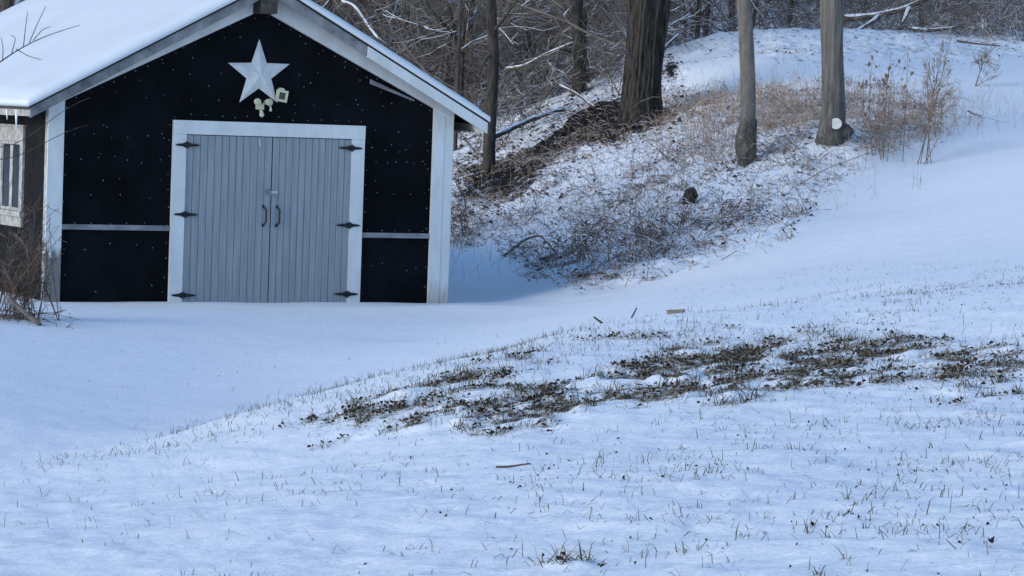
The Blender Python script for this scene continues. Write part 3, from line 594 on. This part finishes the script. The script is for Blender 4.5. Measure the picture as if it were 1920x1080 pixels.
while n < 112:
    d = 58+rt.beta(1, 1.5)*60; u = rt.uniform(-150, 2080)
    if u > 1230 and d < 72: continue
    if 20 < u < 600 and d < 60: continue
    p = onground(u, d); uu, vv, _ = proj(p)
    if any(math.hypot(p[0]-a, p[1]-b_) < 1.2 for a, b_ in placed): continue
    placed.append((p[0], p[1])); k = n % 5; tr, cr = protos[k]
    o = thing('bare_tree', LBL, 'tree', p, 'trees in the woods behind the shed'); o.rotation_euler = (rt.normal(0, .06), rt.normal(0, .06), rt.uniform(0, 6.28)); s = rt.uniform(.8, 1.25); o.scale = (s, s, s)
    if k in first:
        tr, cr = tr.copy(), cr.copy(); COL.objects.link(tr); COL.objects.link(cr)
    first[k] = 1; tr.parent = o; cr.parent = o; n += 1
def shrub_segs(seed, hgt, ns, lv=2, spread=.5, nb=4, r0=.012):
    r = np.random.default_rng(seed); out = []
    for i in range(ns):
        a = r.uniform(0, 6.28); grow(r, np.array([r.normal(0, .12), r.normal(0, .12), -.05]), (math.cos(a)*spread, math.sin(a)*spread, 1), hgt*r.uniform(.6, 1.1), r0*r.uniform(.7, 1.2), lv, out, .05, nb, .2, .7)
    A = np.concatenate([p[:-1] for _, p, _ in out]); B = np.concatenate([p[1:] for _, p, _ in out]); ra = np.concatenate([q[:-1] for _, _, q in out]); rb = np.concatenate([q[1:] for _, _, q in out])
    return A, B, ra, rb
SH = [shrub_segs(40+i, 2.4+.5*(i % 3), 7, 2, .55, 4) for i in range(5)]
gw = Geo(); rs = np.random.default_rng(77); cnt = 0
while cnt < 430:
    d = 64*math.exp(rs.uniform(0, 1.05)); u = rs.uniform(-250, 2170)
    if u > 1240 and d < 72: continue
    p = onground(u, d); A, B, ra, rb = SH[cnt % 5]; a = rs.uniform(0, 6.28); s = rs.uniform(.8, 1.5)*(1+max(0, d-80)/90)
    Rm = np.array([[math.cos(a), -math.sin(a), 0], [math.sin(a), math.cos(a), 0], [0, 0, 1]])*s
    mn = .00011*d
    gw.segs(A@Rm.T+p, B@Rm.T+p, np.maximum(ra*s, mn), np.maximum(rb*s*.8, mn)); cnt += 1
tag(gw.build('woods_thicket', MT['fartwig']), 'grey brown tangle of bare twigs filling the woods far behind the shed', 'thicket', kind='stuff')
def shrub(label, loc, hgt, seed, ns=7, m='twig', spread=.55, nb=4, lv=2, r0=.01, name='bare_shrub', group=None, cat='shrub'):
    A, B, ra, rb = shrub_segs(seed, hgt, ns, lv, spread, nb, r0); g = Geo(); g.segs(A, B, np.maximum(ra, .003), np.maximum(rb, .003))
    o = g.build(name, MT[m]); o.location = tuple(loc); return tag(o, label, cat, group)
rs = np.random.default_rng(9)
pr = [shrub('leafless snow dusted shrub in the hollow between the shed and the thick trunk', onground(u, d), h*.8, s, group='shrubs in the hollow') for u, d, h, s in ((950, 58, 1.5, 51), (1030, 63, 1.7, 52), (1140, 63, 1.3, 53))]
for i in range(16):
    o = pr[i % 3].copy(); COL.objects.link(o); o.location = tuple(onground(rs.choice([rs.uniform(850, 1050), rs.uniform(1120, 1160)]), rs.uniform(59, 66))); o.rotation_euler = (0, 0, rs.uniform(0, 6)); s = rs.uniform(.7, 1.2); o.scale = (s, s, s)
pr = shrub('low leafless brush on the snowy crest at the upper right', onground(1700, 66), .8, 54, 10, spread=1.1, group='brush along the crest')
for i in range(22):
    u = [1600, 1660, 1780, 1830, 1880, 1930, 1975, 1810, 1860, 1910, 1290, 1360, 1440, 1500, 1560, 1340, 1475, 1625, 1740, 1955, 1850, 1900][i]; o = pr.copy(); COL.objects.link(o); o.location = tuple(onground(u, rs.uniform(64.5, 68) if u > 1760 else rs.uniform(67, 70))); o.rotation_euler = (0, 0, rs.uniform(0, 6)); s = rs.uniform(.8, 1.4) if u > 1760 else rs.uniform(.45, .8); o.scale = (s, s, s)
# ------------------------------------------------------------------ stuff scattered on the ground
def scatter(n, umin, umax, dmin, dmax, fn, seed):
    r = np.random.default_rng(seed); got = []; tot = 0
    for _ in range(60):
        m = 30000; Y = np.sqrt(r.uniform(dmin**2, dmax**2, m)); X = r.uniform((umin-960)/FPX, (umax-960)/FPX, m)*Y
        x, y = wxy(X, Y); z = H0(x, y); u, v, d = proj(np.stack([x, y, z], -1)); k = r.uniform(0, 1, m) < fn(u, v, d, x, y)
        e = np.maximum(np.maximum(-3.1-x, x-2.7), np.maximum(-.1-y, y-8.0)); k &= e > 0.05
        got.append(np.stack([x[k], y[k]], 1)); tot += k.sum()
        if tot >= n: break
    q = np.concatenate(got)[:n]; return np.stack([q[:, 0], q[:, 1], H(q[:, 0], q[:, 1])], 1), r
def blades(g, Pp, r, L, wd, tilt, bend, mi=0):
    n = len(Pp); L = L*r.gamma(5, .2, n).clip(.3, 2.2); az = r.uniform(0, 2*math.pi, n); ti = np.abs(r.normal(tilt, .4, n)); ti = np.clip(ti, 0, 1.5)
    d1 = np.stack([np.cos(az)*np.sin(ti), np.sin(az)*np.sin(ti), np.cos(ti)], 1); t2 = ti+bend*r.uniform(.3, 1.4, n)
    d2 = np.stack([np.cos(az)*np.sin(t2), np.sin(az)*np.sin(t2), np.cos(t2)], 1)
    sA = az+r.uniform(.5, 2.6, n); s = np.stack([np.cos(sA), np.sin(sA), 0*sA], 1)*(wd*r.uniform(.6, 1.2, n))[:, None]*.5
    nrm = np.cross(d1, s); nrm /= np.linalg.norm(nrm, axis=1)[:, None]+1e-9
    a = Pp-d1*.01; b = Pp+d1*(L*.55)[:, None]; c = b+d2*(L*.45)[:, None]; w2 = np.linalg.norm(s, axis=1)[:, None]*.5
    V = np.stack([a-s, a+nrm*w2, a+s, b-s*.8, b+nrm*w2*.8, b+s*.8, c-s*.12, c+nrm*w2*.1, c+s*.12], 1).reshape(-1, 3)
    Fq = np.array([(0,1,4,3),(1,2,5,4),(2,0,3,5),(3,4,7,6),(4,5,8,7),(5,3,6,8)])
    g.add(V, (np.arange(n)[:, None, None]*9+Fq[None]).reshape(-1, 4), mi)
def leaves(g, Pp, r, sz, mi=0, lift=.012):
    n = len(Pp); s = sz*r.uniform(.5, 1.4, n); az = r.uniform(0, 6.28, n)
    ex = np.stack([np.cos(az), np.sin(az), r.normal(0, .35, n)], 1)*s[:, None]; ey = np.stack([-np.sin(az), np.cos(az), r.normal(0, .35, n)], 1)*(s*.6)[:, None]
    c = Pp+np.stack([0*s, 0*s, lift+s*.2], 1); up_ = np.stack([0*s, 0*s, s*r.uniform(.1, .6, n)], 1); th = np.array([0, 0, .0025])
    top = np.stack([c-ex*.6+up_*.3, c-ey*.6+up_, c+ex*.6, c+ey*.6+up_, c], 1); bot = top-th
    V = np.concatenate([top, bot], 1).reshape(-1, 3)
    Fq = np.array([(0,1,4),(1,2,4),(2,3,4),(3,0,4),(6,5,9),(7,6,9),(8,7,9),(5,8,9)])
    g.add(V, (np.arange(n)[:, None, None]*10+Fq[None]).reshape(-1, 3), mi)
# sparse lawn blades poking through the snow
def f_sparse(u, v, d, x, y):  # uneven, sparse to loose tufts
    hill = sstep(-30, 40, v-np.interp(u, [0, 300, 600, 830, 1100, 1300, 1500, 1920], [905, 835, 745, 685, 612, 585, 555, 500]))
    cl = sstep(.0, .55, fbm(x*1.3, y*1.3, 3, 61)); return hill*(.18+.82*cl)*(.35+.65*sstep(500, 1500, u))*sstep(1.5, 1, d/30)
q, r = scatter(3300, -60, 1990, 7.8, 28, f_sparse, 1)
tuft = np.repeat(q, r.choice([1, 1, 1, 2, 2, 3], len(q)), 0); tuft[:, :2] += r.normal(0, .018, (len(tuft), 2)); tuft[:, 2] = H(tuft[:, 0], tuft[:, 1])
g = Geo(); blades(g, tuft, r, .042, .0036, .72, .8)
def f_crest(u, v, d, x, y):
    return sstep(30, 26, d)*np.clip(blob(u, v, 850, 695, 190, 20, -.24)+.8*blob(u, v, 1200, 640, 180, 16, -.1)+.5*blob(u, v, 520, 775, 120, 15, -.28)+.5*blob(u, v, 1600, 640, 250, 14)+.4*blob(u, v, 280, 842, 170, 13, -.2), 0, 1)*(.25+.75*sstep(.0, .4, fbm(x*2.1, y*2.1, 3, 62)))
q, r = scatter(5200, -60, 1990, 13, 30, f_crest, 2); blades(g, q, r, .045, .0038, .6, .5)
q, r = scatter(160, -60, 1800, 20, 36, lambda u, v, d, x, y: .2+.8*(fbm(x*1.7, y*1.7, 2, 63) > .25), 3); blades(g, q, r, .035, .005, .7, .5)
q, r = scatter(330, 1250, 1990, 24, 38, lambda u, v, d, x, y: sstep(470, 500, v)*(.1+.9*(fbm(x*1.2, y*1.2, 2, 64) > .2)), 4); blades(g, q, r, .045, .004, .8, .5)
tag(g.build('grass', MT['blade']), 'thin grass blades poking through the snow of the lawn', 'grass', kind='stuff')
def f_patch(u, v, d, x, y):
    return .85*clump(u, v, d, x, y)+.12*sstep(.2, .6, lawnmask(u, v, d))
q, r = scatter(13500, -60, 1990, 8, 30, f_patch, 5); g = Geo(); blades(g, q, r, .052, .0048, 1.05, .5)
q, r = scatter(290, -60, 1990, 8, 30, lambda u, v, d, x, y: .7*clump(u, v, d, x, y)+.25*sstep(.2, .6, lawnmask(u, v, d)), 15)
q = np.repeat(q, r.integers(8, 34, len(q)), 0); q[:, :2] += r.normal(0, .03, (len(q), 2)); q[:, 2] = H(q[:, 0], q[:, 1])+.006; blades(g, q, r, .055, .005, .8, .6, 1)
tag(g.build('lawn_patch_grass', [MT['lawn'], MT['tuft']]), 'matted tan and olive grass of the bare lawn patches', 'grass', kind='stuff')
q, r = scatter(3300, -60, 1990, 8, 30, lambda u, v, d, x, y: clump(u, v, d, x, y)*(.2+.8*(fbm(x*5, y*5, 3, 67) > .05)), 6); g = Geo(); leaves(g, q, r, .021)
q, r = scatter(420, -60, 1990, 8, 27, lambda u, v, d, x, y: f_sparse(u, v, d, x, y)*(fbm(x*2.2, y*2.2, 2, 68) > .2)*sstep(400, 1100, u), 7); leaves(g, q, r, .011, lift=.002)
tag(g.build('dead_leaves', MT['leaf']), 'dark brown dead leaves scattered over the lawn patches', 'leaves', kind='stuff')
# rough growth on the bank
def f_bank(u, v, d, x, y):
    return np.clip(bank(u, v, d)*(.12+.88*sstep(-.05, .3, fbm(x*1.6, y*1.6, 4, 71)))*sstep(62, 55, d)*sstep(835, 850, u), 0, 1)
q, r = scatter(9800, 780, 1990, 41, 62, f_bank, 8)
g = Geo(); az = r.uniform(0, 6.28, len(q)); el = np.abs(r.normal(.15, .4, len(q))); L = r.gamma(2., .045, len(q))+.04
dv = np.stack([np.cos(az)*np.cos(el), np.sin(az)*np.cos(el), np.sin(el)], 1)*L[:, None]; md = q+dv*.5+np.array([0, 0, 1])*(L*.14)[:, None]
rr = r.uniform(.003, .0075, len(q)); g.segs(q, md, rr, rr*.9); g.segs(md, q+dv, rr*.9, rr*.5)
q, r = scatter(300, 840, 1760, 41.5, 54, f_bank, 14)
for p in q:                                       # long arching canes
    a = r.uniform(0, 6.28); L = r.uniform(.4, 1.5); h = L*r.uniform(.12, .45); t = np.linspace(0, 1, 7)
    pp = p+np.stack([math.cos(a)*L*t, math.sin(a)*L*t*.6, h*np.sin(t*2.6)+r.normal(0, .012, 7)], 1); rr = np.linspace(.006, .003, 7)
    g.segs(pp[:-1], pp[1:], rr[:-1], rr[1:])
    for k in (2, 3, 4, 5):
        if r.uniform() < .6: g.segs([pp[k]], [pp[k]+r.normal(0, .09, 3)+np.array([0, 0, .05])], .004, .002)
tag(g.build('undergrowth', MT['stem']), 'snow sprinkled dead stems matted over the rough bank', 'undergrowth', kind='stuff')
q, r = scatter(1300, 780, 1990, 41, 64, f_bank, 9); g = Geo(); leaves(g, q, r, .045)
q, r = scatter(900, 780, 1500, 44, 66, lambda u, v, d, x, y: soil(u, v, d), 10); leaves(g, q, r, .07)
tag(g.build('leaf_litter', MT['leaf']), 'brown leaf litter showing through the snow on the bank and hollow', 'leaves', kind='stuff')
def f_straw(u, v, d, x, y):
    return sstep(44, 45, d)*np.clip(blob(u, v, 1390, 215, 90, 18)+.8*blob(u, v, 1480, 195, 110, 20)+.95*blob(u, v, 1690, 252, 75, 16, -.15)+.5*blob(u, v, 1620, 300, 70, 14, -.3)+.35*blob(u, v, 1300, 250, 60, 40)+.6*blob(u, v, 872, 425, 30, 22)+.3*blob(u, v, 1640, 200, 120, 20)+.5*blob(u, v, 1320, 268, 40, 16)+.35*blob(u, v, 1480, 250, 90, 25)+.32*blob(u, v, 1200, 400, 220, 60), 0, 1)
q, r = scatter(8200, 780, 1990, 44, 60, f_straw, 11); g = Geo(); blades(g, q, r, .30, .0065, .36, .8)
tag(g.build('dry_grass', MT['straw']), 'tall tan dry grass standing round the two trunks on the bank', 'grass', kind='stuff')
# bramble bushes
def bramble(label, u, d, hgt, wid, seed, n=46):
    r = np.random.default_rng(seed); base = onground(u, d); g = Geo(); A = []
    out = []
    for i in range(n):
        a = r.uniform(0, 6.28); rr = wid*math.sqrt(r.uniform(0, 1)); p = np.array([math.cos(a)*rr, math.sin(a)*rr*.6, 0]); wx = base+p; p[2] = G(wx[0], wx[1])-base[2]-.03
        grow(r, p, (r.normal(0, .7), r.normal(0, .5), 1), hgt*r.uniform(.5, 1.15), .006, 2, out, -.25, 4, .25, .8, 5)
    addbranches(g, out, 0, .0035)
    tips = np.concatenate([p[-2:] for lv, p, _ in out if lv == 0]); tips = tips[r.uniform(0, 1, len(tips)) < .25]
    leaves(g, tips, r, .035, 1, 0)
    o = g.build('bramble_bush', [MT['bramble'], MT['leaf']]); o.location = tuple(base); return tag(o, label, 'bush')
bramble('broad tangled bramble bush at the foot of the bank beside clear snow', 1180, 43.2, 1.05, .8, 81, 24)
bramble('rusty brown bramble clump above right of the broad bramble bush', 1262, 45.0, .5, .4, 82, 16)
bramble('sparse bramble clump low on the bank under the arching cane', 1385, 44.6, .4, .4, 83, 14)
bramble('brown brush clump just right of the white corner post', 868, 50, .75, .3, 84, 22)
bramble('small brown brush clump between the bank and the level snow', 1080, 45.2, .4, .5, 85, 18)
def cane(label, pix, r0, m='bramble', name='bramble_cane', cat='cane', sub=(), sides=6):
    pts = smoothpath([P(*a) for a in pix], 16); g = Geo(); g.tube(pts, np.linspace(r0, r0*.55, 16), sides)
    for s in sub: pp = smoothpath([P(*a) for a in s], 8); g.tube(pp, np.linspace(r0*.7, r0*.3, 8), 5)
    c = pts[0].copy(); shift(g, c); o = g.build(name, MT[m], None, True); o.location = tuple(c); return tag(o, label, cat)
cane('long arching bare cane over the lower right end of the bank', [(1296, 472, 45), (1330, 412, 44.6), (1400, 402, 44.2), (1465, 410, 43.6), (1490, 440, 43.1)], .010, sub=[[(1465, 410, 43.6), (1480, 400, 43.5), (1475, 380, 43.4)]])
cane('thin bent cane running down the bank from between the two trunks', [(1445, 225, 47.5), (1475, 250, 46.9), (1500, 285, 46.3), (1520, 300, 46), (1560, 300, 45.4)], .008, sub=[[(1500, 285, 46.3), (1540, 320, 45.5), (1580, 335, 45), (1603, 354, 44.4)]])
cane('low trailing cane below the thick straight trunk', [(1500, 345, 45.6), (1550, 315, 45.7), (1620, 290, 46.3), (1680, 262, 47)], .007)
cane('broken bare branch lying across the low end of the bank', [(945, 480, 47.2), (985, 448, 47), (1015, 440, 46.6), (1040, 472, 46.2)], .022, 'log', 'fallen_branch', 'branch')
cane('tan dead branch propped on the bank beside a broken one', [(1015, 452, 48), (1050, 430, 48.4), (1082, 414, 48.8)], .035, 'log', 'fallen_branch', 'branch')
# stump and fallen timber
c = P(1293, 378, 46.9); g = Geo()
g.tube(smoothpath([P(1283, 410, 46.9), P(1286, 392, 46.9), P(1290, 375, 46.85), P(1296, 362, 46.8), P(1301, 353, 46.75)], 14), np.interp(np.linspace(0, 1, 14), [0, .3, .6, .85, 1], [.045, .075, .105, .10, .03]), 9, 0, lambda t, a: 1+.4*vnoise(np.cos(a)*1.7+3, np.sin(a)*1.7+t*2.2, 5)+.12*vnoise(np.cos(a)*6, np.sin(a)*6+t*9, 7)); shift(g, c)
o = g.build('stump', MT['rot']); o.location = tuple(c); tag(o, 'dark broken stump sticking up from the middle of the brambly bank', 'stump')
def logg(label, pix, r0, m='snowlog', cat='fallen log', name='fallen_log', sub=()): return cane(label, pix, r0, m, name, cat, sub, 10)
logg('long snow topped log slanting across the hollow right of the eave', [(922, 258, 56.5), (985, 228, 58), (1040, 208, 59.5), (1092, 198, 61)], .06)
logg('snowy fallen limb hanging crossways behind the slim crooked tree', [(950, 130, 62), (985, 124, 61.5), (1030, 98, 61), (1075, 80, 61)], .05)
logg('thin snowy limb fallen against the straight dark tree', [(1050, 160, 60), (1080, 175, 59.4), (1115, 200, 58.5)], .035)
logg('bent snow topped dead limb over the right roof slope', [(640, 4, 61), (662, 8, 61), (685, 42, 60.5), (708, 72, 60), (728, 88, 60)], .05)
logg('big snow topped fallen trunk resting on the upper right crest', [(1585, 34, 67), (1640, 30, 66.6), (1690, 18, 66.2), (1740, -3, 66)], .085, sub=[[(1650, 28, 66.5), (1630, 45, 66), (1600, 60, 65.6)], [(1705, 14, 66.1), (1698, 30, 66), (1690, 46, 65.8)]])
logg('snowy log lying flat along the upper right crest', [(1705, 54, 66), (1740, 57, 65.8), (1790, 52, 65.6)], .06)
logg('short pale snowy stick leaning at the right side of the thick trunk', [(1244, 92, 56), (1258, 78, 56.2), (1272, 64, 56.5)], .04)
logg('slim dark branch lying on the smooth snow at the upper right', [(1795, 77, 62.5), (1830, 82, 62), (1875, 86, 61.5)], .022, 'stick', 'branch', 'fallen_branch')
logg('twig lying alone on smooth snow at the far right', [(1815, 208, 51), (1825, 214, 50.8), (1840, 217, 50.6)], .014, 'stick', 'twig', 'fallen_branch')
# sticks on the lawn
def stick(label, u, v, d, u2, v2, d2, r0, m='stick', name='stick'):
    a = onground(u, d, -.01); b_ = P(u2, v2, d2); return cane_pts(label, [a, (a+b_)/2+np.array([0, 0, .004]), b_], r0, m, name)
def cane_pts(label, pts, r0, m, name, cat='stick', taper=.7):
    pp = smoothpath(pts, 8); g = Geo(); g.tube(pp, np.linspace(r0, r0*taper, 8), 8); c = pp[0].copy(); shift(g, c); o = g.build(name, MT[m], None, True); o.location = tuple(c); return tag(o, label, cat)
d0 = 24.5
a = P(1137, 612, d0); b_ = P(1113, 594, d0); cane_pts('short dark stick poking up left beyond the lawn crest', [a, (a+b_)/2, b_], .010, 'stick', 'stick')
a = P(1178, 608, d0); b_ = P(1194, 577, d0); cane_pts('short dark stick standing upright beside a lying log on the lawn crest', [a, (a+b_)/2, b_], .008, 'stick', 'stick')
def lay(label, u0, v0, u1, v1, d, r0, m, name, cat, taper=.7, sink=.4):
    pts = []
    for t in np.linspace(0, 1, 5):
        p = P(u0+(u1-u0)*t, v0+(v1-v0)*t, d); p[2] = G(p[0], p[1])+r0*sink; pts.append(p)
    return cane_pts(label, pts, r0, m, name, cat, taper)
lay('short pale log lying on the lawn crest next to an upright stick', 1250, 600, 1284, 595, 24.3, .026, 'log', 'log', 'log', .75, .7)
lay('thin stick trailing left from the short pale log', 1195, 604, 1252, 600, 24.3, .009, 'stick', 'stick', 'stick')
lay('bent twig lying on the open snow below the brown leaf patch', 930, 875, 995, 862, 14.0, .007, 'stick', 'stick', 'stick')
# ------------------------------------------------------------------ weeds right of the thick straight trunk
def weed(label, u0, v0, u1, v1, d, seed, heads='seed', nst=3):
    r = np.random.default_rng(seed); base = P(u0, v0, d); base[2] = G(base[0], base[1])-.02; tip = P(u1, v1, d); o = thing('dry_weed', label, 'weed', base)
    gs, gh = Geo(), Geo(); HH = np.linalg.norm(tip-base)
    for i in range(nst):
        t = tip+np.array([r.normal(0, .1), r.normal(0, .1), r.normal(-.12, .12)])*(i > 0)*1.6; mid = (base+t)/2+np.array([r.normal(0, .05), r.normal(0, .05), .02]); b0 = base+np.array([r.normal(0, .05), r.normal(0, .05), 0])*(i > 0)
        pp = smoothpath([b0, mid, t], 9); gs.tube(pp, np.linspace(.0075, .0035, 9), 5)
        for j in range(7):
            k = r.integers(3, 8); dd = pp[k]-pp[k-1]; dd /= np.linalg.norm(dd); dd = dd+r.normal(0, .6, 3); L = HH*r.uniform(.08, .2); e = pp[k]+dd*L; gs.segs([pp[k]], [e], .003, .002)
            if heads == 'seed': gh.lump(e, r.uniform(.014, .026), (1, 1, 1.3), 0, int(r.integers(50)), .4, 6, 5)
            else:
                for _ in range(7):
                    s_ = e+r.normal(0, .03, 3); gh.segs([s_], [s_+dd*.09+r.normal(0, .03, 3)], .006, .002)
    shift(gs, base); shift(gh, base)
    if heads != 'seed':
        for i in range(len(gh.V)): gs.add(gh.V[i], gh.F[i]-sum(len(a) for a in gh.V[:i]), 1)
    gs.build('stem', [MT['weed'], MT['stem']], o)
    if heads == 'seed': gh.build('seed_head', MT['weed'], o)
    return o
weed('tall dark weed with round seed heads nearest the sawn stub trunk', 1638, 240, 1632, 140, 47.5, 91)
weed('tallest bare branching weed rising from the tan grass clump', 1658, 238, 1672, 95, 47.5, 92, nst=2)
weed('thin straight weed in the gap between the tall weeds', 1695, 245, 1702, 105, 47.3, 93, nst=1)
weed('plumed weed leaning right at the end of the weed row', 1728, 252, 1768, 88, 47.2, 94, 'plume', 4)
weed('short plumed weed under the leaning plumed weed', 1742, 250, 1738, 150, 47.1, 95, 'plume', 3)
weed('rusty short weed at the foot of the tallest bare weed', 1655, 235, 1655, 185, 47.3, 96, 'plume', 4)
weed('small weed on the smooth snow past the weed row', 1830, 142, 1850, 100, 56, 97, 'plume', 3)
# ------------------------------------------------------------------ left edge: dry brush and the sapling beyond the frame
def fan(label, u0, v0, d, tips, seed, name, cat):
    r = np.random.default_rng(seed); base = PZ(u0, v0, 0.); base[2] = G(base[0], base[1]); g = Geo(); out = []
    for (u1, v1) in tips:
        t = P(u1, v1, d+r.normal(0, .15)); b0 = base+np.array([r.normal(0, .16), r.normal(0, .12), -.03]); m_ = b0*.5+t*.5+np.array([r.normal(0, .05), r.normal(0, .05), r.uniform(.0, .08)]); pp = smoothpath([b0, m_, t], 8); out.append((0, pp, np.linspace(.0075, .003, 8)))
        for j in range(4):
            k = r.integers(2, 7); dd = pp[k]-pp[k-1]; dd /= np.linalg.norm(dd); grow(r, pp[k], dd+r.normal(0, .45, 3), r.uniform(.12, .35), .004, 1, out, .0, 2, .2, .6, 4)
    addbranches(g, out, 0, .0028); shift(g, base); o = g.build(name, MT['brush']); o.location = tuple(base); return tag(o, label, cat)
rr_ = np.random.default_rng(4)
tips = [(rr_.uniform(-20, 95), rr_.uniform(400, 540)) for _ in range(34)]+[(76, 370), (92, 385), (60, 372), (112, 470)]
fan('upright dry brown brush growing against the left wall below the window', 36, 602, 35.0, tips, 5, 'dry_brush', 'brush')
tips = [(rr_.uniform(-25, 120), rr_.uniform(570, 650)) for _ in range(22)]+[(135, 597), (118, 625)]
fan('drooping dry stems spilling onto the snow in front of the left corner', 28, 590, 34.2, tips, 6, 'dry_brush', 'brush')
a = P(15, 560, 34.4); b_ = P(75, 612, 34.2); b_[2] = G(b_[0], b_[1])+.01; cane_pts('grey weathered stake leaning through the dry brush', [a, (a+b_)/2, b_], .028, 'palebark', 'stake', 'stake', .9)
b0 = onground(-70, 34, -.05); D = 34.
pix = [[(-70, 330, D), (-72, 160, D), (-80, -100, D), (-75, -260, D)], [(-72, 180, D), (-30, 140, D), (0, 115, D), (55, 80, D), (100, 62, D), (150, 47, D)], [(44, 87, D), (48, 50, D), (52, 22, D)], [(55, 80, D), (70, 45, D), (86, 12, D)], [(62, 76, D), (80, 55, D), (95, 50, D)], [(22, 100, D), (30, 70, D), (20, 66, D)], [(5, 112, D), (6, 90, D), (2, 70, D)],
       [(-72, 330, D), (20, 310, D), (95, 265, D), (130, 245, D), (166, 184, D)][:0] or [(-71, 300, D), (20, 300, D), (92, 264, D), (135, 240, D), (166, 234, D)], [(-71, 280, D), (30, 275, D), (95, 225, D), (140, 192, D), (168, 183, D)], [(30, 92, D), (55, 106, D), (78, 112, D)]]
sap = thing('bare_sapling', 'leafless sapling reaching thin twigs over the roof from the left edge', 'sapling', b0)
g = Geo(); pp = smoothpath([b0]+[P(*a) for a in pix[0]], 18); g.tube(pp, np.linspace(.035, .012, 18), 9); shift(g, b0); g.build('trunk', MT['darkbark'], sap, True)
g = Geo()
for i, s in enumerate(pix[1:]): pp = smoothpath([P(*a) for a in s], 12); g.tube(pp, np.linspace(.011 if i == 0 else .0055, .003, 12), 5)
shift(g, b0); g.build('crown', MT['darkbark'], sap)
